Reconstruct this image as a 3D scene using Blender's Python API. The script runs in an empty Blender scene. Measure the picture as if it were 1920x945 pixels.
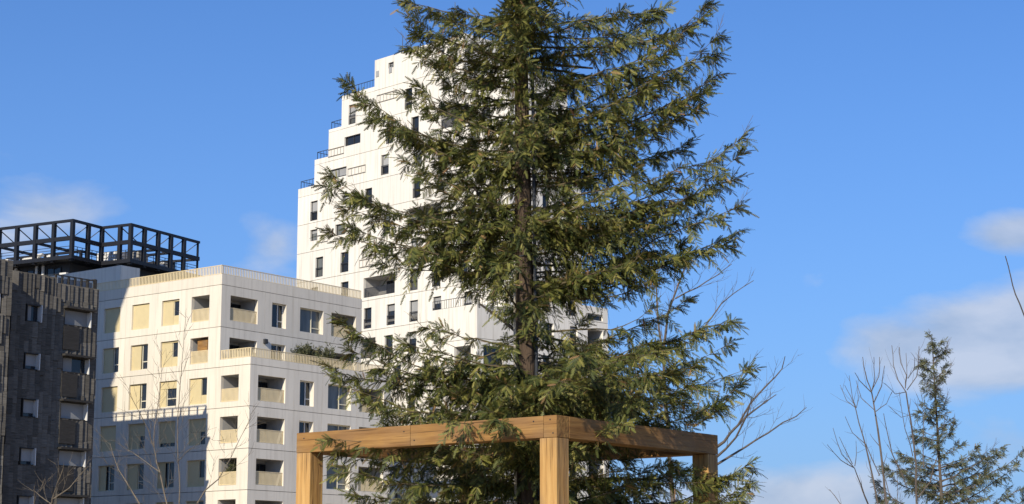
import bpy, math, random
import numpy as np
from mathutils import Vector
R = math.radians
sc = bpy.context.scene
col = sc.collection

# ---------------------------------------------------------------- camera, world, sun, exposure
F_PX, CX, CY, EYE = 3500.0, 960.0, 472.5, 1.6
PITCH = math.atan(637.5 / 3500)
cam = bpy.data.cameras.new('camera'); cam_o = bpy.data.objects.new('camera', cam); col.objects.link(cam_o)
cam_o.location = (0, 0, EYE); cam_o.rotation_euler = (math.pi / 2 + PITCH, 0, 0)
cam.sensor_width = 36; cam.lens = F_PX / 1920 * 36; cam.clip_start = 0.1; cam.clip_end = 8000
sc.camera = cam_o
SUN_EL, SUN_H = R(27), (-0.391, -0.9205)          # direction towards the sun (horizontal part)
sc.view_settings.view_transform = 'Standard'; sc.view_settings.look = 'None'
sc.view_settings.exposure = 0.1; sc.view_settings.gamma = 1

w = bpy.data.worlds.new('World'); sc.world = w; w.use_nodes = True
nt = w.node_tree; N = nt.nodes; Lk = nt.links; N.clear()
def nd(t, **k):
    n = N.new(t)
    for a, v in k.items(): setattr(n, a, v)
    return n
def mth(op, a, b=None, c=None, clamp=False):
    n = nd('ShaderNodeMath', operation=op, use_clamp=clamp)
    for i, v in enumerate((a, b, c)):
        if v is None: continue
        if isinstance(v, (int, float)): n.inputs[i].default_value = v
        else: Lk.new(v, n.inputs[i])
    return n.outputs[0]
sky = nd('ShaderNodeTexSky', sky_type='NISHITA', sun_disc=False)
sky.sun_elevation = SUN_EL; sky.sun_rotation = math.atan2(SUN_H[0], SUN_H[1])
sky.air_density = 1.0; sky.dust_density = 0.25; sky.ozone_density = 3.0; sky.altitude = 50
tint = nd('ShaderNodeMix', data_type='RGBA', blend_type='MULTIPLY'); tint.inputs[0].default_value = 1
Lk.new(sky.outputs[0], tint.inputs[6]); tint.inputs[7].default_value = (0.34, 0.735, 1.27, 1)
tc = nd('ShaderNodeTexCoord')
sx_ = nd('ShaderNodeSeparateXYZ'); Lk.new(tc.outputs['Generated'], sx_.inputs[0])
hf = mth('POWER', 2.718, mth('MULTIPLY', mth('ABSOLUTE', sx_.outputs[2]), -5.2))      # thin horizon haze, the same all round
hz_ = nd('ShaderNodeMix', data_type='RGBA'); Lk.new(hf, hz_.inputs[0]); Lk.new(tint.outputs[2], hz_.inputs[6]); hz_.inputs[7].default_value = (2.8, 4.35, 7.2, 1)
def az(u, v):    # direction of a point of the sky
    d = np.array([(u - CX) / F_PX, 1, 0]); s, c = math.sin(PITCH), math.cos(PITCH)
    y = (CY - v) / F_PX
    d = np.array([(u - CX) / F_PX, c - y * s, s + y * c]); return d / np.linalg.norm(d)
mapn = nd('ShaderNodeMapping'); Lk.new(tc.outputs['Generated'], mapn.inputs[0]); mapn.inputs['Scale'].default_value = (5, 5, 11)
noi = nd('ShaderNodeTexNoise'); Lk.new(mapn.outputs[0], noi.inputs['Vector'])
noi.inputs['Scale'].default_value = 2.6; noi.inputs['Detail'].default_value = 8; noi.inputs['Roughness'].default_value = .55
noi.inputs['Distortion'].default_value = .25
total = None
# soft cumulus banks: (u, v, half width, half height, density)
BANKS = [(90, 395, 210, 95, .54), (30, 440, 220, 90, .5), (515, 460, 120, 130, .56), (1860, 645, 300, 130, 1.2), (1730, 650, 220, 95, .95), (1960, 600, 260, 130, 1.0), (1905, 440, 130, 65, .84),
         (1480, 950, 460, 110, .78), (1960, 830, 300, 110, .5), (150, 560, 420, 110, .5)]
for (u, v, ru, rv, den) in BANKS:
    c = az(u, v)
    s1 = nd('ShaderNodeVectorMath', operation='SUBTRACT'); Lk.new(tc.outputs['Generated'], s1.inputs[0]); s1.inputs[1].default_value = c
    s2 = nd('ShaderNodeVectorMath', operation='MULTIPLY'); Lk.new(s1.outputs[0], s2.inputs[0])
    s2.inputs[1].default_value = (F_PX / ru, F_PX / ru * .5, F_PX / rv)
    ln = nd('ShaderNodeVectorMath', operation='LENGTH'); Lk.new(s2.outputs[0], ln.inputs[0])
    m = mth('MULTIPLY', mth('SUBTRACT', 1.0, ln.outputs['Value'], clamp=True), den)
    total = m if total is None else mth('MAXIMUM', total, m)
# everywhere else the same broken cloud goes on, thin, from a coarser noise
map2 = nd('ShaderNodeMapping'); Lk.new(tc.outputs['Generated'], map2.inputs[0]); map2.inputs['Scale'].default_value = (1.6, 1.6, 3.5); map2.inputs['Location'].default_value = (1.7, 3.3, 9.1)
no2 = nd('ShaderNodeTexNoise'); Lk.new(map2.outputs[0], no2.inputs['Vector']); no2.inputs['Scale'].default_value = 1.4; no2.inputs['Detail'].default_value = 3
broad = mth('MULTIPLY', mth('SUBTRACT', no2.outputs['Fac'], .49, clamp=True), 2.6)
total = mth('MAXIMUM', total, broad)
cl = mth('MULTIPLY', mth('SUBTRACT', mth('MULTIPLY_ADD', total, 1.08, noi.outputs['Fac']), .76), 2.3, clamp=True)
cl = mth('MULTIPLY', mth('SMOOTH_MIN', cl, .85, .25), .95, clamp=True)
cmix = nd('ShaderNodeMix', data_type='RGBA'); Lk.new(cl, cmix.inputs[0]); Lk.new(hz_.outputs[2], cmix.inputs[6])
map3 = nd('ShaderNodeMapping'); Lk.new(tc.outputs['Generated'], map3.inputs[0]); map3.inputs['Scale'].default_value = (5, 5, 11); map3.inputs['Location'].default_value = (-.08, 0, .17)
no3 = nd('ShaderNodeTexNoise'); Lk.new(map3.outputs[0], no3.inputs['Vector'])
for k_ in ('Scale', 'Detail', 'Roughness', 'Distortion'): no3.inputs[k_].default_value = noi.inputs[k_].default_value
shd = mth('MULTIPLY_ADD', mth('SUBTRACT', noi.outputs['Fac'], no3.outputs['Fac']), 2.6, .62, clamp=True)      # lit tops, greyer undersides
ccol = nd('ShaderNodeMix', data_type='RGBA'); Lk.new(shd, ccol.inputs[0]); ccol.inputs[6].default_value = (3.5, 4.4, 6.0, 1); ccol.inputs[7].default_value = (5.6, 6.1, 7.2, 1)
Lk.new(ccol.outputs[2], cmix.inputs[7])
bg = nd('ShaderNodeBackground'); bg.inputs['Strength'].default_value = 0.1; Lk.new(cmix.outputs[2], bg.inputs['Color'])
wo = nd('ShaderNodeOutputWorld'); Lk.new(bg.outputs[0], wo.inputs[0])

sl = bpy.data.lights.new('sun', 'SUN'); so = bpy.data.objects.new('sun', sl); col.objects.link(so)
sl.energy = 4.6; sl.angle = R(.5); sl.color = (1, .89, .71)
sd = Vector((SUN_H[0] * math.cos(SUN_EL), SUN_H[1] * math.cos(SUN_EL), math.sin(SUN_EL)))
so.rotation_euler = sd.to_track_quat('Z', 'Y').to_euler(); so.location = sd * 400

# ---------------------------------------------------------------- helpers
def pt(u, v, Y):      # the point at distance Y that stands at pixel u, v of the photograph
    s, c = math.sin(PITCH), math.cos(PITCH); y = (CY - v) / F_PX
    d = np.array([(u - CX) / F_PX, c - y * s, s + y * c])
    return np.array([0, 0, EYE]) + d * (Y / d[1])

def tag(o, label=None, cat=None, group=None, kind=None):
    if label: o['label'] = label
    if cat: o['category'] = cat
    if group: o['group'] = group
    if kind: o['kind'] = kind
    return o
def empty(name, loc, rz=0.0):
    o = bpy.data.objects.new(name, None); col.objects.link(o); o.location = loc; o.rotation_euler = (0, 0, rz); o.empty_display_size = .2
    return o

class MB:
    def __init__(s): s.v = []; s.f = []
    def add(s, vs, fs):
        n = len(s.v); s.v += [tuple(map(float, p)) for p in vs]; s.f += [tuple(i + n for i in q) for q in fs]
    def box(s, x0, x1, y0, y1, z0, z1):
        x0, x1 = min(x0, x1), max(x0, x1); y0, y1 = min(y0, y1), max(y0, y1)
        s.add([(x0, y0, z0), (x1, y0, z0), (x1, y1, z0), (x0, y1, z0), (x0, y0, z1), (x1, y0, z1), (x1, y1, z1), (x0, y1, z1)],
              [(0, 3, 2, 1), (4, 5, 6, 7), (0, 1, 5, 4), (1, 2, 6, 5), (2, 3, 7, 6), (3, 0, 4, 7)])
    def bar(s, p, q, a, b=None):
        b = b or a; p = Vector(p); q = Vector(q); d = (q - p).normalized()
        x = d.cross(Vector((0, 0, 1)))
        if x.length < 1e-3: x = Vector((1, 0, 0))
        x.normalize(); y = x.cross(d)
        vs = [c + x * (i * a / 2) + y * (j * b / 2) for c in (p, q) for i, j in ((-1, -1), (1, -1), (1, 1), (-1, 1))]
        s.add(vs, [(0, 1, 2, 3), (7, 6, 5, 4), (0, 4, 5, 1), (1, 5, 6, 2), (2, 6, 7, 3), (3, 7, 4, 0)])
    def tube(s, P, r, k=6):
        P = [Vector(p) for p in P]; n = len(P); vs = []
        for i, p in enumerate(P):
            d = (P[min(i + 1, n - 1)] - P[max(i - 1, 0)]).normalized()
            x = d.cross(Vector((.31, .17, 1))).normalized(); y = d.cross(x)
            for j in range(k):
                a = 2 * math.pi * j / k; vs.append(p + (x * math.cos(a) + y * math.sin(a)) * r[i])
        fs = [(i * k + j, i * k + (j + 1) % k, (i + 1) * k + (j + 1) % k, (i + 1) * k + j) for i in range(n - 1) for j in range(k)]
        fs += [tuple(range((n - 1) * k, n * k))]
        s.add(vs, fs)
    def build(s, name, mat, parent=None, kind=None, label=None, smooth=False):
        me = bpy.data.meshes.new(name); me.from_pydata(s.v, [], s.f); me.validate()
        if smooth: me.polygons.foreach_set('use_smooth', [True] * len(me.polygons))
        me.materials.append(mat)
        o = bpy.data.objects.new(name, me); col.objects.link(o)
        if parent: o.parent = parent
        if kind: o['kind'] = kind
        if label: o['label'] = label
        return o

# ---------------------------------------------------------------- materials
def mat(name, base, rough=.7, var=.0, scale=6.0, stretch=(1, 1, 1), bump=0.0, bscale=None, spec=.3, metal=0, rand=0.0, col2=None, island=False, detail=5, streak=0.0):
    m = bpy.data.materials.new(name); m.use_nodes = True; t = m.node_tree; n = t.nodes; b = n['Principled BSDF']
    b.inputs['Roughness'].default_value = rough; b.inputs['Specular IOR Level'].default_value = spec; b.inputs['Metallic'].default_value = metal
    c2 = col2 or tuple(c * (1 - var) for c in base)
    tcn = n.new('ShaderNodeTexCoord'); mp = n.new('ShaderNodeMapping'); mp.inputs['Scale'].default_value = stretch
    t.links.new(tcn.outputs['Object'], mp.inputs[0])
    nz = n.new('ShaderNodeTexNoise'); nz.inputs['Scale'].default_value = scale; nz.inputs['Detail'].default_value = detail; nz.inputs['Roughness'].default_value = .6
    t.links.new(mp.outputs[0], nz.inputs['Vector'])
    mr = n.new('ShaderNodeMapRange'); mr.inputs[1].default_value = .3; mr.inputs[2].default_value = .7; t.links.new(nz.outputs['Fac'], mr.inputs[0])
    mx = n.new('ShaderNodeMix'); mx.data_type = 'RGBA'; mx.inputs[6].default_value = (*base, 1); mx.inputs[7].default_value = (*c2, 1)
    t.links.new(mr.outputs[0], mx.inputs[0]); out = mx.outputs[2]
    if rand:
        src = n.new('ShaderNodeNewGeometry').outputs['Random Per Island'] if island else n.new('ShaderNodeObjectInfo').outputs['Random']
        m2 = n.new('ShaderNodeMapRange'); m2.inputs[3].default_value = 1 - rand; m2.inputs[4].default_value = 1 + rand; t.links.new(src, m2.inputs[0])
        hs = n.new('ShaderNodeHueSaturation'); t.links.new(out, hs.inputs['Color']); t.links.new(m2.outputs[0], hs.inputs['Value']); out = hs.outputs[0]
    if streak:
        m3 = n.new('ShaderNodeMapping'); m3.inputs['Scale'].default_value = (1.5, 1.5, .09); t.links.new(tcn.outputs['Object'], m3.inputs[0])
        n3 = n.new('ShaderNodeTexNoise'); n3.inputs['Scale'].default_value = 2.2; n3.inputs['Detail'].default_value = 6; t.links.new(m3.outputs[0], n3.inputs['Vector'])
        r3 = n.new('ShaderNodeMapRange'); r3.inputs[1].default_value = .48; r3.inputs[2].default_value = .74; r3.inputs[4].default_value = streak; t.links.new(n3.outputs['Fac'], r3.inputs[0])
        x3 = n.new('ShaderNodeMix'); x3.data_type = 'RGBA'; x3.inputs[7].default_value = (.40, .36, .29, 1); t.links.new(r3.outputs[0], x3.inputs[0]); t.links.new(out, x3.inputs[6]); out = x3.outputs[2]
    t.links.new(out, b.inputs['Base Color'])
    if bump:
        nb = n.new('ShaderNodeTexNoise'); nb.inputs['Scale'].default_value = bscale or scale * 4; nb.inputs['Detail'].default_value = 4; t.links.new(mp.outputs[0], nb.inputs['Vector'])
        bp = n.new('ShaderNodeBump'); bp.inputs['Strength'].default_value = bump; bp.inputs['Distance'].default_value = .02
        t.links.new(nb.outputs['Fac'], bp.inputs['Height']); t.links.new(bp.outputs[0], b.inputs['Normal'])
    return m
M = {}
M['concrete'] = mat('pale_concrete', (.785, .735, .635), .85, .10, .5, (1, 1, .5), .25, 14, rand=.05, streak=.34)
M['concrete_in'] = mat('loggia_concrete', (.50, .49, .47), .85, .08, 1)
M['render'] = mat('white_render', (.815, .785, .71), .9, .07, .35, (1, 1, .4), .12, 9, rand=.04, streak=.42)
M['cream'] = mat('cream_metal', (.80, .67, .42), .5, .1, 3)
M['cream_panel'] = mat('cream_shutter', (.66, .56, .33), .6, .08, 2, rand=.05)
M['cream_frame'] = mat('cream_window_frame', (.70, .66, .52), .5, .05, 3)
M['white_frame'] = mat('white_window_frame', (.78, .77, .72), .5, .05, 3)
M['glass'] = mat('dark_glass', (.022, .026, .032), .06, .3, .6, spec=.5)
M['curtain'] = mat('curtained_glass', (.19, .20, .19), .14, .6, 1.6, (1, 1, .12), spec=.4)
M['dark_metal'] = mat('dark_grey_metal', (.035, .038, .045), .45, .2, 3)
M['steel'] = mat('black_steel', (.009, .011, .017), .5, .25, 2, spec=.4)
M['wood_clad'] = mat('weathered_cladding', (.150, .140, .124), .95, .5, 2.6, (.6, .6, 5), .9, 5, rand=.3)
M['wood_dark'] = mat('dark_cladding', (.052, .049, .046), .9, .4, 3, (.5, .5, 4), .6, 6, rand=.2)
M['pale_blind'] = mat('pale_blind', (.33, .335, .335), .6, .12, 2, rand=.2)
M['roof'] = mat('roof_gravel', (.38, .37, .35), .9, .2, 4)
M['ground'] = mat('gravel_ground', (.38, .30, .19), .95, .25, .3)
M['white_box'] = mat('white_metal_box', (.7, .7, .68), .5, .1, 2)
M['bark_bare'] = mat('bare_bark', (.21, .175, .13), .9, .45, 30, (1, 1, .3), .4)
M['bark_dark'] = mat('dark_bark', (.10, .085, .07), .9, .4, 30, (1, 1, .3), .4)
M['bark_grey'] = mat('grey_bark', (.155, .130, .112), .9, .4, 30, (1, 1, .3), .4)
M['bark_red'] = mat('redwood_bark', (.12, .085, .060), .95, .6, 9, (3, 3, .35), .9, 22)
M['twig'] = mat('redwood_twig', (.15, .12, .07), .9, .4, 12)
M['pole'] = mat('pale_cane', (.42, .38, .31), .7, .3, 8, (1, 1, .2))
M['tube'] = mat('dark_strap', (.05, .055, .065), .35, .2, 5)

def timber_mat(name, axis, c1=(.43, .245, .08), c2=(.18, .085, .028)):
    st = [14, 14, 14]; st[axis] = .9
    m = mat(name, c1, .72, 0, 1.6, tuple(st), .35, 3.2, spec=.25, rand=.10, col2=c2, detail=8)
    t = m.node_tree; n = t.nodes; b = n['Principled BSDF']
    src = b.inputs['Base Color'].links[0].from_socket
    tcn = [x for x in n if x.type == 'TEX_COORD'][0]
    nz = n.new('ShaderNodeTexNoise'); nz.inputs['Scale'].default_value = 3.1; nz.inputs['Detail'].default_value = 6; t.links.new(tcn.outputs['Object'], nz.inputs['Vector'])
    mr = n.new('ShaderNodeMapRange'); mr.inputs[1].default_value = .44; mr.inputs[2].default_value = .64; mr.inputs[4].default_value = .68; t.links.new(nz.outputs['Fac'], mr.inputs[0])
    mx = n.new('ShaderNodeMix'); mx.data_type = 'RGBA'; mx.inputs[7].default_value = (*[.62 * a for a in c1[:2]], .85 * c1[2], 1); t.links.new(mr.outputs[0], mx.inputs[0]); t.links.new(src, mx.inputs[6])
    # greyed, rain-stained patches and fine checks along the grain
    gz = n.new('ShaderNodeTexNoise'); gz.inputs['Scale'].default_value = 1.3; gz.inputs['Detail'].default_value = 5; mg = n.new('ShaderNodeMapping'); mg.inputs['Location'].default_value = (4, 9, 2); t.links.new(tcn.outputs['Object'], mg.inputs[0]); t.links.new(mg.outputs[0], gz.inputs['Vector'])
    gr = n.new('ShaderNodeMapRange'); gr.inputs[1].default_value = .50; gr.inputs[2].default_value = .70; gr.inputs[4].default_value = .6; t.links.new(gz.outputs['Fac'], gr.inputs[0])
    gx = n.new('ShaderNodeMix'); gx.data_type = 'RGBA'; gx.inputs[7].default_value = (.24, .165, .095, 1); t.links.new(gr.outputs[0], gx.inputs[0]); t.links.new(mx.outputs[2], gx.inputs[6])
    cz = n.new('ShaderNodeTexNoise'); cz.inputs['Scale'].default_value = 3.0; cz.inputs['Detail'].default_value = 2; mc = n.new('ShaderNodeMapping'); s3 = [30, 30, 30]; s3[axis] = .7; mc.inputs['Scale'].default_value = s3; t.links.new(tcn.outputs['Object'], mc.inputs[0]); t.links.new(mc.outputs[0], cz.inputs['Vector'])
    c_ = n.new('ShaderNodeMapRange'); c_.inputs[1].default_value = .60; c_.inputs[2].default_value = .70; c_.inputs[4].default_value = .75; t.links.new(cz.outputs['Fac'], c_.inputs[0])
    cx_ = n.new('ShaderNodeMix'); cx_.data_type = 'RGBA'; cx_.inputs[7].default_value = (.07, .035, .015, 1); t.links.new(c_.outputs[0], cx_.inputs[0]); t.links.new(gx.outputs[2], cx_.inputs[6])
    mx = cx_
    # a few knots
    vo = n.new('ShaderNodeTexVoronoi'); vo.inputs['Scale'].default_value = 2.3
    mp = n.new('ShaderNodeMapping'); s2 = [2.2, 2.2, 2.2]; s2[axis] = 1.0; mp.inputs['Scale'].default_value = s2
    t.links.new(tcn.outputs['Object'], mp.inputs[0]); t.links.new(mp.outputs[0], vo.inputs['Vector'])
    k = n.new('ShaderNodeMapRange'); k.inputs[1].default_value = .05; k.inputs[2].default_value = .11; k.inputs[3].default_value = .6; k.inputs[4].default_value = 0; t.links.new(vo.outputs['Distance'], k.inputs[0])
    m3 = n.new('ShaderNodeMix'); m3.data_type = 'RGBA'; m3.inputs[7].default_value = (.13, .055, .02, 1); t.links.new(k.outputs[0], m3.inputs[0]); t.links.new(mx.outputs[2], m3.inputs[6])
    t.links.new(m3.outputs[2], b.inputs['Base Color'])
    return m
M['timber_x'] = timber_mat('timber_along_x', 0); M['timber_y'] = timber_mat('timber_along_y', 1); M['timber_z'] = timber_mat('timber_upright', 2, (.62, .39, .145), (.38, .195, .06))

def leaf_mat(name, stops, trans=.18):
    m = bpy.data.materials.new(name); m.use_nodes = True; t = m.node_tree; n = t.nodes; b = n['Principled BSDF']
    g = n.new('ShaderNodeNewGeometry'); cr = n.new('ShaderNodeValToRGB'); e = cr.color_ramp.elements
    while len(e) < len(stops): e.new(.5)
    for i, (p, c) in enumerate(stops): e[i].position = p; e[i].color = (*c, 1)
    t.links.new(g.outputs['Random Per Island'], cr.inputs[0]); t.links.new(cr.outputs[0], b.inputs['Base Color'])
    b.inputs['Roughness'].default_value = .55; b.inputs['Specular IOR Level'].default_value = .3
    tr = n.new('ShaderNodeBsdfTranslucent'); t.links.new(cr.outputs[0], tr.inputs[0])
    ms = n.new('ShaderNodeMixShader'); ms.inputs[0].default_value = trans
    out = n['Material Output']; t.links.new(b.outputs[0], ms.inputs[1]); t.links.new(tr.outputs[0], ms.inputs[2]); t.links.new(ms.outputs[0], out.inputs[0])
    return m
M['needles'] = leaf_mat('redwood_needles', [(0, (.042, .058, .018)), (.38, (.076, .094, .025)), (.80, (.190, .190, .045)), (.955, (.29, .265, .075)), (1, (.28, .16, .08))], .10)
M['needles_far'] = leaf_mat('grey_green_needles', [(0, (.07, .085, .045)), (.5, (.12, .135, .065)), (.9, (.18, .18, .085)), (1, (.24, .18, .10))])
M['shrub_leaf'] = leaf_mat('shrub_leaves', [(0, (.05, .06, .03)), (.6, (.09, .10, .05)), (1, (.16, .15, .07))])

# ---------------------------------------------------------------- facades
def FL(y0): return lambda s, d, z: (s, y0 - d, z)      # wall facing local -y
def FR(x0): return lambda s, d, z: (x0 + d, s, z)      # wall facing local +x
def fbox(mb, Fn, s0, s1, d0, d1, z0, z1):
    a = Fn(s0, d0, z0); b = Fn(s1, d1, z1); mb.box(a[0], b[0], a[1], b[1], z0, z1)
GAP = .025
def panel(P, Fn, s0, s1, z0, z1, ops, m, dep=.32, name='wall_panel', gap=GAP):
    mb = MB(); s0 += gap * .3; s1 -= gap * .3; z0 += gap * .75; z1 -= gap * .75
    ops = [(max(a, s0 + .02), min(b, s1 - .02), max(c, z0 + .02), min(d, z1 - .02)) for a, b, c, d in ops]
    S = sorted({s0, s1} | {x for o in ops for x in o[:2]}); Z = sorted({z0, z1} | {x for o in ops for x in o[2:]})
    for i in range(len(S) - 1):
        for j in range(len(Z) - 1):
            cs, cz = (S[i] + S[i + 1]) / 2, (Z[j] + Z[j + 1]) / 2
            if any(o[0] < cs < o[1] and o[2] < cz < o[3] for o in ops): continue
            mb.add([Fn(S[i], 0, Z[j]), Fn(S[i + 1], 0, Z[j]), Fn(S[i + 1], 0, Z[j + 1]), Fn(S[i], 0, Z[j + 1])], [(0, 1, 2, 3)])
    def ring(a, b, c, d, D, flip):
        pts = [(a, c), (b, c), (b, d), (a, d)]
        for i in range(4):
            p, q = pts[i], pts[(i + 1) % 4]
            f = (0, 1, 2, 3) if flip else (3, 2, 1, 0)
            mb.add([Fn(p[0], 0, p[1]), Fn(q[0], 0, q[1]), Fn(q[0], -D, q[1]), Fn(p[0], -D, p[1])], [f])
    ring(s0, s1, z0, z1, .12, False)
    for o in ops: ring(*o, dep, True)
    return mb.build(name, m, P)
def window(P, Fn, s0, s1, z0, z1, dep, frame, glass=None, shut=(), transom=None, mullion=None, fw=.07, guard=None, name='window', blind=0.0):
    mb = MB(); d0, d1 = -dep - .02, -dep + .06
    fbox(mb, Fn, s0, s0 + fw, d0, d1, z0, z1); fbox(mb, Fn, s1 - fw, s1, d0, d1, z0, z1)
    fbox(mb, Fn, s0 + fw, s1 - fw, d0, d1, z0, z0 + fw); fbox(mb, Fn, s0 + fw, s1 - fw, d0, d1, z1 - fw, z1)
    W, H = s1 - s0, z1 - z0
    if mullion: fbox(mb, Fn, s0 + W * mullion - fw / 2, s0 + W * mullion + fw / 2, d0, d1 - .005, z0 + fw, z1 - fw)
    if transom:
        a = s0 + (W * mullion + fw / 2 if mullion else fw)
        fbox(mb, Fn, a, s1 - fw, d0, d1 - .008, z0 + H * transom - fw / 2, z0 + H * transom + fw / 2)
    o = mb.build(name, frame, P)
    g = MB(); g.add([Fn(s0, -dep, z0), Fn(s1, -dep, z0), Fn(s1, -dep, z1), Fn(s0, -dep, z1)], [(0, 1, 2, 3)]); g.build('pane', glass or M['glass'], o)
    if blind:
        q = MB(); fbox(q, Fn, s0 + fw, s1 - fw, -dep + .012, -dep + .03, z1 - fw - (H - 2 * fw) * blind, z1 - fw); q.build('blind', M['pale_blind'], o)
    for (a, b, c, d) in shut:
        q = MB(); fbox(q, Fn, s0 + W * a + .01, s0 + W * b - .01, -dep + .065, -dep + .11, z0 + H * c + .01, z0 + H * d - .01); q.build('shutter', M['cream_panel'], o)
    if guard:
        q = MB(); n = max(3, int(W / .16)); top = z0 + guard
        fbox(q, Fn, s0, s1, -.06, -.02, top - .05, top); fbox(q, Fn, s0, s1, -.06, -.02, z0 + .03, z0 + .07)
        for i in range(n + 1): x = s0 + .02 + (W - .04) * i / n; fbox(q, Fn, x - .012, x + .012, -.055, -.025, z0 + .07, top - .05)
        q.build('guard_rail', M['dark_metal'], o)
    return o
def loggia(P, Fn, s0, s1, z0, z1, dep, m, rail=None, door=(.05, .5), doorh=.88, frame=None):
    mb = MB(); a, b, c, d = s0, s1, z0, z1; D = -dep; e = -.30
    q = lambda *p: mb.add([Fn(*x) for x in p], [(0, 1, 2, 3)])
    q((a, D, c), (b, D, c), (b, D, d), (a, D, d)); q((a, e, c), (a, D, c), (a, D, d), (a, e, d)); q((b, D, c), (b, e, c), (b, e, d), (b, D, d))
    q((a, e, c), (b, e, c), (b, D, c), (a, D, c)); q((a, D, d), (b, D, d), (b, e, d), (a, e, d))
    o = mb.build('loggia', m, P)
    W = s1 - s0
    if door: window(o, Fn, s0 + W * door[0], s0 + W * door[1], z0 + .02, z0 + (z1 - z0) * doorh, dep - .09, frame or M['dark_metal'], mullion=.5, name='glass_door')
    for ch in list(o.children):
        for g in list(ch.children): bpy.data.objects.remove(g)         # the door's pane joins the door below (no fourth level)
    if door:
        g = MB(); g.add([Fn(s0 + W * door[0], -dep + .1, z0 + .02), Fn(s0 + W * door[1], -dep + .1, z0 + .02), Fn(s0 + W * door[1], -dep + .1, z0 + (z1 - z0) * doorh), Fn(s0 + W * door[0], -dep + .1, z0 + (z1 - z0) * doorh)], [(0, 1, 2, 3)])
        g.build('pane', M['glass'], o)
    if rail: balustrade(o, [(Fn(s0 + .02, -.12, z0), Fn(s1 - .02, -.12, z0))], rail[0], rail[1], rail[2], name='railing')
    return o
def balustrade(P, runs, h, m, step=.17, sw=.08, base=.03, name='balustrade', kind=None, mesh=None):
    mb = MB()
    for p, q in runs:
        p = Vector(p); q = Vector(q); L = (q - p).length; d = (q - p) / L; n = max(2, int(L / step))
        mb.bar(p + Vector((0, 0, h - .02)), q + Vector((0, 0, h - .02)), .06, .045); mb.bar(p + Vector((0, 0, base + .02)), q + Vector((0, 0, base + .02)), .05, .04)
        sd_ = d.cross(Vector((0, 0, 1)))
        for i in range(n + 1):
            c = p + d * (sw / 2 + (L - sw) * i / n)
            vs = [c + d * (sw / 2 * a) + sd_ * (.012 * b) + Vector((0, 0, z)) for z in (base + .04, h - .042) for a, b in ((-1, -1), (1, -1), (1, 1), (-1, 1))]
            mb.add(vs, [(0, 1, 5, 4), (1, 2, 6, 5), (2, 3, 7, 6), (3, 0, 4, 7)])
    return mb.build(name, m, P, kind=kind)

# ================================================================= SETTING
g = MB(); g.add([(-4000, -4000, 0), (4000, -4000, 0), (4000, 4000, 0), (-4000, 4000, 0)], [(0, 1, 2, 3)])
tag(g.build('ground', M['ground']), kind='structure')

# ----------------------------------------------------------------- pale apartment building with loggias
AZ = -R(37.5)
A = empty('apartment_building', (-22.05, 140, 0), AZ)
tag(A, 'pale concrete apartment building with cream slatted roof balustrade, yellow shutters and square loggias', 'building')
C = M['concrete']
ZG = [25.43, 24.6, 21.37, 18.27, 15.17, 12.05, 9.0, 5.9, 2.8, 0.0]
P_ = 3.29
Lf, Ru, Rl = FL(0), FR(0), FR(P_)
Fs, Ap, Bp, Cp, Dp = 'F', 'A', 'B', 'C', 'D'
shut = {'F': [(0, 1, 0, 1)], 'A': [(0, .60, 0, .93), (.60, 1, 0, .38), (0, 1, .93, 1)], 'B': [(0, .55, 0, .95)], 'C': [(0, 1, .70, 1), (.0, .34, 0, .70)],
        'D': [(0, 1, .5, 1), (0, .6, 0, .5)], 'E': [(0, 1, .16, 1)], 'G': [(0, .42, 0, 1)], 'H': [(0, .62, 0, 1), (.62, 1, 0, .35)], 'K': [(0, .58, 0, 1)]}
cols = [(-20.2, -18.2), (-16.9, -14.9), (-13.43, -11.48), (-10.1, -8.08), (-6.63, -4.65), (-3.28, -1.3)]
codes = [['F', 'B', 'F', 'F', 'A', 'L'], ['B', 'F', 'K', 'B', 'A', 'L'], ['F', 'A', 'F', 'B', 'C', 'H'], ['F', 'F', 'F', 'D', 'E', 'D'],
         ['B', 'F', 'G', 'K', 'G', 'H'], ['F', 'B', 'B', 'F', 'C', 'B'], ['B', 'A', 'F', 'G', 'D', 'F'], ['F', 'G', 'B', 'F', 'B', 'D']]
xs = [-22.0, -18.0 + .45, -14.2, -10.8, -7.35, -3.95, -0.0]
railW = (1.0, M['cream'], .13)
for k in range(8):
    zt, zb = ZG[k + 1], ZG[k + 2]; wt = zt - .66; wb = wt - 2.0
    for i in range(6):
        op = (cols[i][0], cols[i][1], wb, wt); s1 = xs[i + 1]
        if i == 5 and k >= 2: s1 = -.35
        panel(A, Lf, xs[i], s1, zb, zt, [op], C)
        cd = codes[k][i]
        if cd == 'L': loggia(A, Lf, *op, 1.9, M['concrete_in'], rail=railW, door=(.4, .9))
        else: window(A, Lf, *op, .26, M['cream_frame'], shut=shut[cd], mullion=(.6 if cd in 'BGK' else .36 if cd == 'C' else .6), transom=.32 if cd in 'BCGKDE' else None,
                     glass=M['glass'])
    if k >= 2:
        op = (.2, 2.1, wb, wt); panel(A, Lf, -.35, P_, zb, zt, [op], C); loggia(A, Lf, *op, 1.9, M['concrete_in'], rail=railW, door=(.4, .9))
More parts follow.
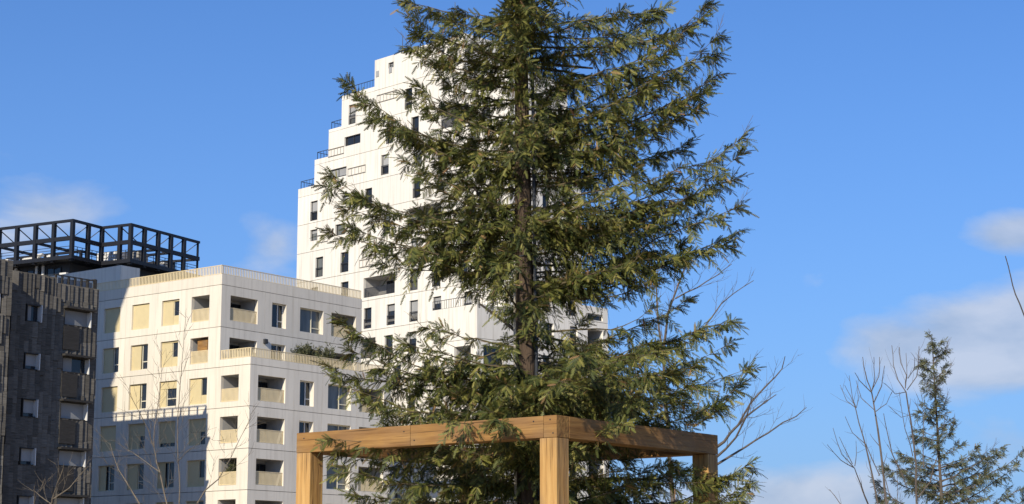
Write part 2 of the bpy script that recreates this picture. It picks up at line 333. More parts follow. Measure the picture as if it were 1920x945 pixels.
# top band with parapet
for a, b in ((-22, -14.2), (-14.2, -7.35), (-7.35, 0)): panel(A, Lf, a, b, ZG[1], ZG[0], [], C)
BR_ = [(.95, 3.87, 'L'), (5.43, 7.0, 'n'), (8.57, 11.25, 'w'), (12.2, 15.15, 'L')]
ys = [0, 4.65, 7.8, 11.75, 15.85]
for a, b in zip(ys[:-1:2], ys[2::2]): panel(A, Ru, a, b, ZG[1], ZG[0], [], C)
for k in range(8):
    zt, zb = ZG[k + 1], ZG[k + 2]; wt = zt - .72; wb = wt - 1.92
    Fn = Ru if k < 2 else Rl
    for i, (a, b, t) in enumerate(BR_):
        if k >= 2: a, b = a - .12, b - .14
        if k == 1: wb2 = zb + .45 if t != 'L' else wb
        else: wb2 = wb
        panel(A, Fn, ys[i], ys[i + 1], zb, zt, [(a, b, wb, wt)], C, dep=.45)
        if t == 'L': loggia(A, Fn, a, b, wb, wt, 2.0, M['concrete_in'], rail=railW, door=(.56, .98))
        elif t == 'n': window(A, Fn, a, b, wb, wt, .42, M['white_frame'], mullion=.62, transom=.3)
        else: window(A, Fn, a, b, wb, wt, .42, M['cream_frame'], glass=M['curtain'], mullion=.62, transom=.24)
# terrace slab, closing walls, roof
mb = MB(); mb.box(-21.98, -.12, 15.53, 15.83, 0, 25.3); mb.box(-21.98, -21.7, .15, 15.5, 0, 25.3)
mb.box(-.11, P_ - .12, 15.5, 15.8, 0, 18.6); mb.box(.02, P_ - .12, -.02 + .05, .3, 18.02, 18.22)
mb.build('wall', C, A)
mb = MB(); mb.box(-21.65, -.15, .15, 15.5, 24.7, 25.0); mb.box(.02, P_ - .13, .15, 15.5, 18.0, 18.3); mb.build('roof', M['roof'], A)
panel(A, Lf, -.35 + .35, P_, 18.27, 18.85, [], C); panel(A, Rl, 0, 7.8, 18.27, 18.85, [], C); panel(A, Rl, 7.8, 15.85, 18.27, 18.85, [], C)
balustrade(A, [((-22, .08, 25.41), (-.05, .08, 25.41))], .72, M['cream'], .17, .085)
balustrade(A, [((-.08, .0, 25.41), (-.08, 15.8, 25.41))], .72, M['cream'], .17, .085)
balustrade(A, [((.05, .08, 18.83), (P_ - .08, .08, 18.83))], .72, M['cream'], .17, .085)
balustrade(A, [((P_ - .08, .1, 18.83), (P_ - .08, 15.75, 18.83))], .72, M['cream'], .17, .085)
mb = MB(); mb.box(-36, -18.64, 6, 8.1, 25.0, 28.9); mb.build('roof_block', C, A)
mb = MB(); fbox(mb, Ru, 4.55, 4.85, 0, .22, 20.55, 20.9); fbox(mb, Ru, 4.6, 4.8, .22, .28, 20.6, 20.75); mb.build('wall_lamp', M['dark_metal'], A)
# lower wing of the same block, reaching out behind the big tree
Lw = empty('low_wing', (-22.05, 140, 0), AZ)
tag(Lw, 'low pale concrete wing with a flat roof, mostly hidden behind the redwood', 'building')
mb = MB(); mb.box(4.2, 12, 17.5, 34, 0, 8.6); mb.build('wall', C, Lw)
mb = MB(); mb.box(4.0, 12.2, 17.3, 34.2, 8.6, 8.95); mb.build('roof', M['white_box'], Lw)
for i in range(5):
    window(Lw, FR(12.02), 18.4 + i * 3.1, 20.0 + i * 3.1, 5.9, 7.9, -.05, M['white_frame'], mullion=.5)

# ----------------------------------------------------------------- weathered timber-clad building at the left
Dk = empty('timber_clad_building', (-28.59, 127.5, 0), AZ)
tag(Dk, 'dark weathered timber-clad building with uneven vertical boards, standing in shade before the pale block', 'building')
rng = random.Random(5)
ZT = [22.19, 21.35, 18.1, 15.0, 11.95, 8.85, 5.7, 2.6, 0]
WR = [(20.5, 19.40), (17.25, 16.2), (14.2, 13.05), (10.98, 9.9), (7.85, 6.8)]
opR, opL = (-2.92, -.70), (-6.02, -4.88)
def boards(Fn, s0, s1, z0, z1, ops, skip):
    s = s0
    while s < s1 - .12:
        wd = min(rng.uniform(.27, .46), s1 - s)
        if s1 - (s + wd) < .15: wd = s1 - s
        e = s + wd; segs = [(z0, z1)]
        for o in ops:
            if o[0] < e - .02 and o[1] > s + .02:
                new = []
                for a, b in segs:
                    if o[2] > a: new.append((a, min(b, o[2])))
                    if o[3] < b: new.append((max(a, o[3]), b))
                segs = new
        for a, b in segs:
            if b - a < .05: continue
            z = b
            while z > a + .01:
                zz = max(a, z - rng.uniform(.9, 1.5))
                if zz - a < .3: zz = a
                mb = MB(); t = rng.uniform(.0, .09); fbox(mb, Fn, s + .012, e - .012, -.12, t, zz + .008, z - .008)
                yw = rng.gauss(.30, .06); cxx = Fn(0, 0, 0)[0]; mid = (s + e) / 2
                mb.v = [(p[0] + (p[1] - mid) * yw, p[1], p[2]) for p in mb.v]
                mb.build('board', M['wood_clad'], Dk); z = zz
        s = e
opsD = [(opR[0], opR[1], b, t) for t, b in WR] + [(opL[0], opL[1], b - .1, t - .05) for t, b in WR]
Df = FR(0)
boards(Df, -7.26, -3.67, 6.6, 22.55, opsD, 0); boards(Df, -3.67, 0, 6.6, 22.19, opsD, 0)
Dp_ = FR(1.42)
opsP = [(-11.5, -9.2, b - .1, t + .1) for t, b in WR]
boards(Dp_, -9.9, -8.45, 6.6, 22.85, opsP, 0)
for (t, b) in WR:
    for (a, c, hood) in ((opR[0], opR[1], True), (opL[0], opL[1], False)):
        tt, bb = (t, b) if hood else (t - .05, b - .1)
        fr = MB(); d = .26
        for (s0, s1, z0, z1) in ((a - .0, a + .05, bb, tt), (a + .05, c - .05, bb, bb + .05), (a + .05, c - .05, tt - .05, tt)):
            fbox(fr, Df, s0, s1, -d, .08, z0, z1)
        o = fr.build('window', M['wood_dark'], Dk)
        g = MB(); fbox(g, Df, c - .06, c, -d, .22, bb, tt); g.build('jamb', M['white_box'], o)
        g = MB(); fbox(g, Df, a + .05, c - .05, -d, -d + .03, bb + .05, tt - .05); g.build('pane', M['glass'], o)
        r = rng.random()
        if (t, hood) in ((20.5, False), (17.25, True)): cover = [(0, .45, 0, 1)]
        else: cover = [(0, 1, 0 if hood else .22, 1)]
        for (x0, x1, y0, y1) in cover:
            q = MB(); wS, wH = c - a - .1, tt - bb - .1
            fbox(q, Df, a + .05 + wS * x0, a + .05 + wS * x1, -d + .04, -d + .07, bb + .05 + wH * y0, bb + .05 + wH * y1); q.build('blind', M['pale_blind'], o)
        if hood:
            q = MB(); fbox(q, Df, a - .12, c + .22, .08, .5, tt + .02, tt + .16); q.build('hood', M['wood_dark'], o)
            q = MB(); fbox(q, Df, a - .05, c - .95, .10, .16, bb - 1.65, bb - .05); q.build('apron', M['wood_dark'], o)
for (t, b) in WR:
    g = MB(); fbox(g, Dp_, -11.4, -9.2, -.12, -.05, b - .1, t + .1); o = g.build('window', M['white_box'], Dk)
mb = MB(); mb.box(-14, -.34, -26, -.06, 0, 21.6); mb.box(-14, 1.28, -26, -8.5, 0, 22.4); mb.box(-.34, .0, -8.4, -.06, 0, 6.55); mb.build('wall', M['wood_dark'], Dk)
mb = MB()
mb.box(-.13, 1.28, -9.9 - 16, -9.95, 0, 22.4); mb.build('wall', M['wood_dark'], Dk)
mb = MB()     # parapet rail along the north and east edges of the roof
def posts(p, q, h, n, m_=.1):
    p = Vector(p); q = Vector(q)
    for i in range(n + 1): c = p.lerp(q, i / n); mb.box(c.x - m_, c.x + m_, c.y - m_, c.y + m_, p.z, p.z + h)
    mb.bar(p + Vector((0, 0, h)), q + Vector((0, 0, h)), .07, .07)
mb.box(-14, -.1, -.3, -.08, 21.6, 22.2)
posts((-14, -.2, 22.15), (-.12, -.2, 22.15), .72, 15, .07); posts((-.15, -.3, 22.15), (-.15, -3.6, 22.15), .62, 6, .06)
mb.build('roof_rail', M['wood_dark'], Dk)
for i in range(6):
    q = MB(); yy = -.55 - i * .52; q.box(-.32, -.27, yy - .17, yy + .17, 22.2, 22.62); q.build('parapet_panel', M['pale_blind'], Dk)

# ----------------------------------------------------------------- taller block beyond the left edge of the picture (it shades the others)
Tb = empty('tall_block', (-22.05, 140, 0), AZ)
tag(Tb, 'tall plain apartment block standing left of the timber-clad building', 'building')
Y0 = 40; dx, dz = Y0 * math.tan(R(14.5)), Y0 / math.cos(R(14.5)) * math.tan(R(27))
prof = [(-40, 0), (-11.75 + dx, 0), (-11.75 + dx, 15 + dz), (-12.3 + dx, 18 + dz), (-12.0 + dx, 19.5 + dz), (-12.1 + dx, 23.2 + dz), (-11.2 + dx, 24.4 + dz), (-10.5 + dx, 25.7 + dz), (-10.4 + dx, 34 + dz), (-40, 34 + dz)]
n = len(prof); mb = MB()
mb.add([(x, -Y0, z) for x, z in prof] + [(x, -Y0 - 14, z) for x, z in prof], [tuple(range(n))[::-1], tuple(range(n, 2 * n))] + [(i, (i + 1) % n, n + (i + 1) % n, n + i) for i in range(n)])
mb.build('wall', M['concrete'], Tb)
for k in range(14):
    for j in range(5): window(Tb, FR(-11.75 + dx + .02), -Y0 - 12.6 + j * 2.6, -Y0 - 11.2 + j * 2.6, 2.2 + k * 2.9, 3.9 + k * 2.9, -.05, M['white_frame'])

# ----------------------------------------------------------------- block with the black steel roof frame
S = empty('steel_frame_building', (-45.56, 190, 0), -R(28))
tag(S, 'building topped by a zigzag black steel roof frame, seen above the pale block', 'building')
pl = [(-14.5, 0), (0, 0), (0, 4.61), (3.87, 4.61), (3.87, 16.1)]
lev = [39.55, 37.70]
def beam(p, q, zz, a, b, nm):
    mb = MB(); mb.bar((*p, zz), (*q, zz), a, b); return mb.build(nm, M['steel'], S)
depth = [(-14.5, 14), (-3, 14), (-3, 16.1)]
for i in range(4):
    p, q = Vector(pl[i]), Vector(pl[i + 1]); d = (q - p).normalized()
    beam(p - d * .12, q + d * .12, lev[0], .28, .26, 'top_beam'); beam(p - d * .1, q + d * .1, lev[1], .32, .42, 'middle_beam')
posn = [(-12.5, 0), (-10.05, 0), (-7.55, 0), (-5.0, 0), (-2.5, 0), (0, 0), (0, 2.45), (0, 4.61), (2.45, 4.61), (3.87, 4.61), (3.87, 6.85), (3.87, 9.15), (3.87, 11.3), (3.87, 13.55), (3.87, 16.0)]
for (x, y) in posn:
    mb = MB(); t = .19 if (x, y) != (3.87, 16.0) else .09; mb.box(x - t, x + t, y - t, y + t, 35.3, lev[0] - .1); mb.build('post', M['steel'], S)
for i in range(len(posn) - 1):    # thin tie rods
    a, b = posn[i], posn[i + 1]
    mb = MB()
    if a[1] == b[1]: mb.bar((a[0] + .2, a[1], 39.3), (a[0] + 1.1, a[1] + 1.6, 37.9), .09)
    else: mb.bar((a[0], b[1] - .2, 39.3), (a[0] - 1.6, b[1] - 1.0, 37.9), .07)
    mb.build('tie_rod', M['dark_metal'] if i % 2 else M['steel'], S)
for (p, q) in (((-14.5, 6), (-4, 6)), ((-4, 6), (-4, 15)), ((-10.05, 0), (-10.05, 6)), ((-5, 0), (-5, 6)), ((-4, 9), (3.87, 9.15)), ((-4, 15), (3.87, 16.0)), ((0, 11.3), (3.87, 11.3))):
    beam(Vector(p), Vector(q), 37.6, .22, .26, 'cross_beam')
for (x, y) in ((-12.4, 6), (-9, 6), (-4, 6), (-4, 10.5), (-4, 15), (0, 11.3), (.6, 16), (-2, 16)):
    mb = MB(); mb.box(x - .13, x + .13, y - .13, y + .13, 35.8, 37.6); mb.build('post', M['steel'], S)
mb = MB(); mb.box(-15, .35, -.4, 20, 35.45, 35.85); mb.box(.35, 4.2, 4.25, 20, 35.45, 35.85); mb.build('deck', M['steel'], S)
mb = MB(); mb.box(-15, -1.6, 1.6, 20, 0, 35.45); mb.box(-1.6, 2.3, 6.2, 20, 0, 35.45); mb.build('wall', M['dark_metal'], S)
for x in (-12, -10.2, -7.4, -4.6): window(S, FL(1.58), x, x + 1.9, 32.4, 35.1, -.02, M['steel'], mullion=.5)
for i, x in enumerate((-6.1, -9.0, -5.2)): q = MB(); q.box(x, x + .28, 1.35, 1.55, 31, 35.4); q.build('pilaster', M['white_box'], S)
q = MB(); q.box(-2.6, -1.7, 1.2, 1.55, 33.7, 34.4); q.build('wall_unit', M['white_box'], S)
# handrails and plant on the deck
dr = []
for p, q in zip(pl[:-1], pl[1:]): dr.append(((p[0] - .25, p[1] + .35, 35.85), (q[0] - .25, q[1] + .35, 35.85)))
mb = MB()
for p, q in dr:
    p = Vector(p); q = Vector(q)
    for h in (.45, .8, 1.1): mb.bar(p + Vector((0, 0, h)), q + Vector((0, 0, h)), .05)
    for i in range(7): c = p.lerp(q, i / 6); mb.bar(c, c + Vector((0, 0, 1.1)), .05)
mb.build('handrail', M['dark_metal'], S)
for (x, y, z, a, b, h, m) in ((-9.5, 3, 0, 2.2, 1.5, .9, 'white_box'), (-2.2, 6.5, 0, 3.0, 3.2, 1.4, 'white_box'), (-7, 4, 0, 1.0, 1, 1.2, 'white_box'), (1.2, 7.4, 0, 1.5, 1.6, 1.3, 'roof'), (1.6, 11.6, 0, 1.2, 1.4, .8, 'white_box'), (-12.6, 3, 0, 1.1, 1.1, 1.0, 'white_box')):
    q = MB(); q.box(x, x + a, y, y + b, 35.86, 35.86 + h); q.box(x + .1, x + a - .1, y + .1, y + b - .1, 35.86 + h, 35.94 + h); q.build('plant_unit', M[m], S)
mb = MB(); mb.tube([(-8, 3.4, 35.86), (-8, 3.4, 36.7), (-7.8, 3.4, 37.0), (-6.8, 3.2, 37.0)], [.2] * 4, 8); mb.build('duct', M['white_box'], S)

# ----------------------------------------------------------------- white stepped tower
T = empty('stepped_tower', (-.24, 165, 0), -R(45.5))
tag(T, 'tall white tower stepping back in terraces with dark windows, behind the redwood', 'building')
Wm = M['render']
G = [53.45, 50.3, 47.3, 44.3, 41.3, 38.35, 35.4, 32.4, 29.42, 26.45, 23.45, 20.45, 17.45, 14.45, 11.45, 8.45, 5.45, 2.6, 0]
xL = [-19.05, -24.1, -26.1, -28.3] + [-30.9] * 14
Tf, Tr = FL(0), FR(0)
rt = random.Random(11)
wins = {0: [(-17, -16.2, 's'), (-10, -8.9, 's')], 1: [(-23.0, -21.9, 't'), (-14.5, -13.4, 't'), (-9.25, -8.15, 'm'), (-5.2, -4.2, 'm')],
        2: [(-23.6, -21.1, 'd'), (-17.2, -16.1, 't'), (-13.5, -12.4, 't'), (-9.3, -5.4, 'L'), (-3.6, -2.5, 't')],
        3: [(-26.0, -23.2, 'd'), (-17.9, -16.75, 't'), (-13.0, -11.9, 't'), (-9.6, -8.5, 't'), (-5.5, -4.4, 't')],
        4: [(-28.85, -27.7, 't'), (-23.9, -22.8, 'd'), (-20.3, -19.2, 't'), (-13.2, -12.1, 't'), (-9.8, -8.7, 't'), (-4.5, -3.4, 't')],
        5: [(-28.8, -27.65, 'm'), (-24.8, -23.25, 'm'), (-17.55, -16.45, 't'), (-14.0, -9.1, 'L'), (-5.6, -4.5, 't')],
        6: [(-27.85, -26.65, 't'), (-23.9, -22.65, 't'), (-20.9, -16.4, 'b'), (-13.4, -12.3, 't'), (-9.7, -8.6, 't'), (-6.4, -5.3, 't'), (-3.0, -1.9, 't')],
        7: [(-28.5, -27.4, 't'), (-23.8, -22.6, 't'), (-20.3, -15.65, 'L'), (-13.5, -12.35, 't'), (-10.35, -9.2, 't'), (-6.6, -5.5, 't'), (-3.4, -2.3, 't')],
        8: [(-26.8, -25.7, 't'), (-23.4, -22.3, 't'), (-20.2, -19.05, 't'), (-16.8, -15.6, 't'), (-13.5, -12.3, 't'), (-10.2, -9.05, 't'), (-6.0, -4.9, 't')]}
for k in range(18):
    zt, zb = G[k], G[k + 1]; x0 = xL[k]; x1 = 0.0
    L = wins.get(k)
    if L is None:
        off = (k % 2) * 1.6; L = []
        for j in range(8):
            a = -29.6 + off + j * 3.55 + rt.uniform(-.4, .4)
            if a > -2.2: continue
            if j in (2, 6) and rt.random() < .5: L.append((a, a + 2.9, 'L'))
            else: L.append((a, a + 1.15, 't' if rt.random() < .8 else 'm'))
    ztop = zt
    if k == 0: x1 = -6.0
    specs = []
    for (a, b, t) in L:
        wt = zt - .72
        wb = {'t': wt - 2.02, 'm': wt - 1.15, 's': wt - .55, 'd': zb + 1.12, 'L': wt - 1.95, 'b': zb}[t]
        if t == 'd': wt -= .2
        if t == 'b': continue
        specs.append((a, b, wb, wt, t))
    edges = [x0]; 
    for j in range(len(specs) - 1):
        mid = (specs[j][1] + specs[j + 1][0]) / 2
        if mid - edges[-1] > 4.5: edges.append(mid)
    edges.append(x1)
    for a, b in zip(edges[:-1], edges[1:]):
        top = zt
        if k == 1 and b > -3:
            panel(T, Tf, a, -6.0, zb, zt, [s[:4] for s in specs if a < (s[0] + s[1]) / 2 < -6.0], Wm, gap=.03)
            panel(T, Tf, -6.0, b, zb, 48.8, [(s[0], s[1], s[2] - .9, 48.4) for s in specs if -6.0 < (s[0] + s[1]) / 2 < b], Wm, gap=.03); continue
        panel(T, Tf, a, b, zb, top, [s[:4] for s in specs if a < (s[0] + s[1]) / 2 < b], Wm, gap=.03)
    for (a, b, wb, wt, t) in specs:
        if k == 1 and a > -6: wb, wt = wb - .9, 48.4
        if t == 'L':
            loggia(T, Tf, a, b, wb, wt, 2.0, M['concrete_in'], rail=(.95, M['dark_metal'], .16), door=(.28, .52))
        else:
            window(T, Tf, a, b, wb, wt, .24, M['dark_metal'], guard=.95 if t == 't' else None, mullion=.5 if b - a > 2 else None, fw=.09, transom=.42 if t == 't' else None, blind=rt.choice([0, 0, 0, .3, .55, .9]), glass=rt.choice([M['glass'], M['glass'], M['curtain']]))
# parapets of the terraces, closing walls and roofs
steps = [(-30.9, -28.3, 41.3, 42.2), (-28.3, -26.1, 44.3, 44.85), (-26.1, -24.1, 47.3, 47.62), (-24.1, -19.05, 50.3, 50.75)]
for (a, b, z0, z1) in steps:
    panel(T, Tf, a, b, z0, z1, [], Wm, gap=.01, name='parapet')
    balustrade(T, [((a + .1, .25, z1 - .02), (b - .1, .25, z1 - .02)), ((a + .08, .3, z1 - .02), (a + .08, 9, z1 - .02))], .85, M['dark_metal'], .42, .025)
for (a, b, z) in ((-18.6, -15.6, 48.95), (-22.9, -20.2, 42.25), (-26.1, -23.6, 44.72), (-27.6, -25.9, 36.1), (-20.9, -16.4, 32.75)):
    balustrade(T, [((a, -.07, z), (b, -.07, z))], .8, M['pole'], .5, .02, name='balcony_rail')
balustrade(T, [((-35.6, 2.6, 31.4), (-30.95, 2.6, 31.4))], .9, M['dark_metal'], .4, .04)
mb = MB()
vol = [(-30.9, 0, 12.5, 0, 27.55, 13), (-30.9, 0, 9.1, 27.5, 42.0, 13), (-28.3, 0, 9.05, 41.2, 44.05, 9.5), (-28.3, -.5, 7.25, 44.0, 44.7, 9.5), (-26.1, 0, 7.2, 44.2, 47.5, 7.65), (-24.1, 0, 7.15, 47.2, 48.7, 7.65), (-24.1, -6.05, 7.1, 48.7, 50.6, 0), (-19.05, -6.05, 7.0, 50.2, 53.3, 0)]
for (a, b, y1, z0, z1, yr) in vol:
    mb.box(a + .02, a + .3, .14, y1, z0, z1); mb.box(a + .02, b - .14, y1, y1 + .3, z0, z1)
mb.box(-6.35, -6.03, .14, 7.28, 48.6, 53.4); mb.box(-36, -31, 2.5, 9, 0, 31.4)
mb.build('wall', Wm, T)
mb = MB()
for (a, b, y1, z0, z1, yr) in vol: mb.box(a + .32, b - .16, .16, y1 - .02, z1 - .5, z1 - .28)
mb.build('roof', M['roof'], T)
for (x, z) in ((-18.8, 51.95), (-16.85, 51.95)):
    q = MB(); fbox(q, Tf, x, x + .42, .0, .05, z - .3, z + .3); q.build('vent', M['pale_blind'], T)
# right-hand face
yR = [0] + [7.65] * 2 + [9.5] * 5 + [9.5] * 10
for k in range(1, 18):
    zt, zb = G[k], G[k + 1]
    if k == 1: zt = 48.8
    ye = 7.65 if k < 3 else 9.5 if k < 9 else 13.0
    if k == 8: ye = 13.0; 
    sp = []
    n_ = 3 if ye < 13 else 4
    for j in range(n_):
        a = .9 + j * ye / n_ + rt.uniform(0, .5); wt = zt - .72
        if k == 1: continue
        if k >= 8 and j == n_ - 1: sp.append((10.2, 12.3, wt - 1.9, wt, 'L'))
        else: sp.append((a, a + 1.05, wt - 2.0, wt, 't'))
    if k == 8:
        panel(T, Tr, 0, 9.5, zb, zt, [s[:4] for s in sp[:3]], Wm, gap=.03); panel(T, Tr, 9.5, 13, zb, 27.9, [(10.2, 12.3, 26.6, 27.2)], Wm, gap=.03); sp = sp[:3]
        window(T, Tr, 10.2, 12.3, 26.6, 27.2, .24, M['dark_metal'])
    else: panel(T, Tr, 0, ye, zb, zt, [s[:4] for s in sp], Wm, gap=.03)
    for (a, b, wb, wt, t) in sp:
        if t == 'L': loggia(T, Tr, a, b, wb, wt, 2.2, M['concrete_in'], rail=(.95, M['dark_metal'], .16), door=(.5, .9))
        else: window(T, Tr, a, b, wb, wt, .3, M['dark_metal'], fw=.09, guard=.9, blind=rt.choice([0, 0, .3, .6]))
mb = MB(); mb.box(-12, -.14, 12.7, 12.98, 0, 27.6); mb.box(-12, -.14, 9.2, 9.48, 27.6, 44.1); mb.box(-12, -.14, 7.36, 7.63, 44.1, 48.7); mb.box(-12, -.15, 9.5, 12.7, 27.2, 27.5)
mb.box(-12, -.15, 7.6, 9.2, 43.7, 44.0); mb.build('wall', Wm, T)
# podium block standing forward of the tower
Pf, Pr = FL(-4.0), FR(.02)
zz = [26.55, 23.5, 20.5, 17.5, 14.5, 11.5, 8.5, 5.5, 0]
for k in range(8):
    zt, zb = zz[k], zz[k + 1]
    if k == 0: opl = []; opr = []
    else: opl = [(-2.9, -.75, zt - 2.7, zt - .55)]; opr = [(-3.2, -.7, zt - 2.7, zt - .55)]
    if k == 7: opl = opr = []
    panel(T, Pf, -6.0, .02, zb, zt, opl, Wm, gap=.03); panel(T, Pr, -4.0, -.02, zb, zt, opr, Wm, gap=.03)
    for o_ in opl: loggia(T, Pf, *o_, 1.8, M['concrete_in'], rail=(.95, M['dark_metal'], .16), door=(.62, .95))
    for o_ in opr: window(T, Pr, *o_, .28, M['dark_metal'], mullion=.5)
mb = MB(); mb.box(-5.98, -5.7, -3.86, -.05, 0, 26.4); mb.box(-5.7, -.15, -3.86, -.05, 26.0, 26.2); mb.build('wall', Wm, T)
balustrade(T, [((-5.9, -3.9, 26.5), (-.05, -3.9, 26.5)), ((-.08, -3.9, 26.5), (-.08, -.1, 26.5))], .85, M['dark_metal'], .3, .03)
q = MB(); q.tube([(-17.2, 2, 53), (-17.2, 2, 56)], [.05, .03], 5); q.build('mast', M['dark_metal'], T)

# ================================================================= PLANTS
def mesh_np(name, V, Fc, m, parent, kind=None):
    me = bpy.data.meshes.new(name); nF = len(Fc)
    me.vertices.add(len(V)); me.vertices.foreach_set('co', V.astype(np.float32).ravel())
    me.loops.add(nF * 3); me.loops.foreach_set('vertex_index', Fc.astype(np.int32).ravel())
    me.polygons.add(nF); me.polygons.foreach_set('loop_start', np.arange(0, nF * 3, 3, dtype=np.int32))
    me.update(calc_edges=True); me.materials.append(m)
    o = bpy.data.objects.new(name, me); col.objects.link(o)
    if parent: o.parent = parent
    if kind: o['kind'] = kind
    return o
def shoot_template(n=7, wid=.19):
    v = [(i / n, 0, 0) for i in range(n + 1)]; f = []
    for i in range(n):
        pr = math.sin(math.pi * min(1, (i + 1.3) / (n + 1.6))) ** .6
        for sgn in (1, -1):
            v.append(((i + .95) / n + .03, sgn * wid * pr, .05 * pr - .02)); t = len(v) - 1
            f.append((i, i + 1, t) if sgn > 0 else (i + 1, i, t))
    v.append((1.13, 0, -.03)); t = len(v) - 1
    v.append((.97, .03, 0)); f.append((n, t, t + 1))
    return np.array(v), np.array(f)
SH_V, SH_F = shoot_template()
def nrm(a): return a / np.maximum(np.linalg.norm(a, axis=-1, keepdims=True), 1e-9)
def emit(name, P, D, Up, Ln, m, parent, wscale=None):
    P, D, Up, Ln = map(np.asarray, (P, D, Up, Ln)); D = nrm(D); Yv = nrm(np.cross(Up, D)); Zv = np.cross(D, Yv)
    ws = np.ones(len(P)) if wscale is None else wscale
    V = P[:, None, :] + Ln[:, None, None] * (SH_V[None, :, 0:1] * D[:, None, :] + SH_V[None, :, 1:2] * ws[:, None, None] * Yv[:, None, :] + SH_V[None, :, 2:3] * Zv[:, None, :])
    Fc = SH_F[None] + (np.arange(len(P)) * len(SH_V))[:, None, None]
    return mesh_np(name, V.reshape(-1, 3), Fc.reshape(-1, 3), m, parent, 'stuff')
def conifer_branch(tree, P0, P1, rs, mleaf, mwood, sag=.08, r0=.011, sc_=1.0, dens=1.0, start=.07, tipbare=0.0, twl=1.0):
    P0, P1 = np.array(P0, float), np.array(P1, float); L = np.linalg.norm(P1 - P0); n = 9
    t = np.linspace(0, 1, n)[:, None]
    ax = P0 + (P1 - P0) * t + np.array([0, 0, -1]) * (sag * L * 4 * t * (1 - t))
    ax[1:-1] += np.cumsum(rs.normal(0, .018 * L, (n - 2, 3)), axis=0) * np.sin(np.linspace(0, math.pi, n))[1:-1, None]
    wood = MB(); rad = [r0 * (1 - .86 * i / (n - 1)) for i in range(n)]; wood.tube(ax, rad, 5)
    P, D, U, Ls = [], [], [], []
    up0 = np.array([0, 0, 1.])
    def at(tt):
        x = min(tt, .9999) * (n - 1); i = min(int(x), n - 2); fr = x - i
        return ax[i] * (1 - fr) + ax[i + 1] * fr, nrm(ax[i + 1] - ax[i])
    def frond(p, dirn, normal, ln, droop):
        # one flat spray: an axis with shoots on both sides, all lying near one plane
        k = max(4, int(ln / (.0185 * sc_))); q = np.linspace(0, 1, k + 1)[:, None]
        tw = p + dirn * (q * ln) + np.array([0, 0, -1]) * (droop * ln * .5 * q ** 2)
        wood.tube([tw[0], tw[k // 2], tw[-1]], [.0032 * sc_, .0024 * sc_, .0012 * sc_], 3)
        td = nrm(np.gradient(tw, axis=0)); sidev = nrm(np.cross(normal, td)); nn = np.cross(td, sidev)
        for j in range(k + 1):
            f_ = j / k; prof = (.55 + .75 * math.sin(math.pi * min(1, .18 + .80 * f_))) * (1 - .35 * f_)
            for sg in (1, -1):
                if rs.random() < .16: continue
                a2 = R(rs.normal(48, 9)) * (1 - .25 * f_)
                dd = td[j] * math.cos(a2) + sidev[j] * sg * math.sin(a2) + nn[j] * rs.normal(-.08, .24) + np.array([0, 0, -rs.uniform(-.05, .40)])
                P.append(tw[j]); D.append(dd); U.append(nn[j] + rs.normal(0, .18, 3)); Ls.append(rs.uniform(.052, .090) * prof * sc_)
        P.append(tw[-1]); D.append(td[-1]); U.append(nn[-1]); Ls.append(rs.uniform(.06, .09) * sc_)
    s = start * L; side = 1; step = .040 * sc_ / dens
    while s < L:
        tt = s / L; p, d = at(tt); side = -side
        hz = nrm(np.cross(d, up0)); upn = nrm(np.cross(hz, d))
        ang = R(rs.uniform(30, 85)) * (1 - .3 * tt)
        pitch = rs.normal(-.26, .40)
        dirn = nrm(d * math.cos(ang) + hz * side * math.sin(ang) + up0 * pitch)
        normal = nrm(up0 * rs.uniform(.35, 1.1) + rs.normal(0, .55, 3))
        ln = (.10 + .16 * (1 - tt) * min(L, 1.3)) * rs.uniform(.5, 1.35) * sc_ * twl
        frond(p, dirn, normal, ln, rs.normal(.6, .5)); s += step * (1 if rs.random() < .9 else 2.6) * rs.uniform(.6, 1.4)
    p, d = at(1.0); hz = nrm(np.cross(d, up0))
    for a in (-38, 0, 36):
        a = R(a + rs.normal(0, 9)); frond(p - d * rs.uniform(0, .05) * sc_, nrm(d * math.cos(a) + hz * math.sin(a) + up0 * rs.normal(.1, .3)), nrm(up0 + rs.normal(0, .5, 3)), rs.uniform(.08, .15) * sc_, rs.normal(.4, .4))
    if tipbare:
        e = ax[-1]; dd = nrm(d + up0 * .9); wood.tube([e, e + dd * tipbare * .5, e + dd * tipbare], [.003, .002, .001], 3)
        for j in range(5):
            b_ = e + dd * tipbare * (.3 + .14 * j); wood.tube([b_, b_ + nrm(dd + rs.normal(0, .5, 3)) * .09], [.0016, .0008], 3)
    b = wood.build('branch', mwood, tree)
    emit('foliage', P, D, U, Ls, mleaf, b)
    return b
def conifer_trunk(tree, pts, radii, m, seed, k=22, rings=70):
    rs = np.random.RandomState(seed); pts = np.array(pts, float); mb = MB(); vs = []
    ph = rs.uniform(0, 6.28, (6,)); zz_ = np.linspace(0, 1, rings)
    src = np.linspace(0, 1, len(pts))
    for i, t in enumerate(zz_):
        c = [np.interp(t, src, pts[:, a]) for a in range(3)]; r = np.interp(t, src, radii)
        for j in range(k):
            a = 2 * math.pi * j / k
            rr = r * (1 + .07 * math.sin(5 * a + ph[0] + 6 * t) + .05 * math.sin(9 * a + ph[1] - 9 * t) + .04 * math.sin(13 * a + ph[2] + 23 * t) + rs.normal(0, .025))
            vs.append((c[0] + rr * math.cos(a), c[1] + rr * math.sin(a), c[2]))
    mb.add(vs, [(i * k + j, i * k + (j + 1) % k, (i + 1) * k + (j + 1) % k, (i + 1) * k + j) for i in range(rings - 1) for j in range(k)] + [tuple(range((rings - 1) * k, rings * k))])
    return mb.build('trunk', m, tree, smooth=False)

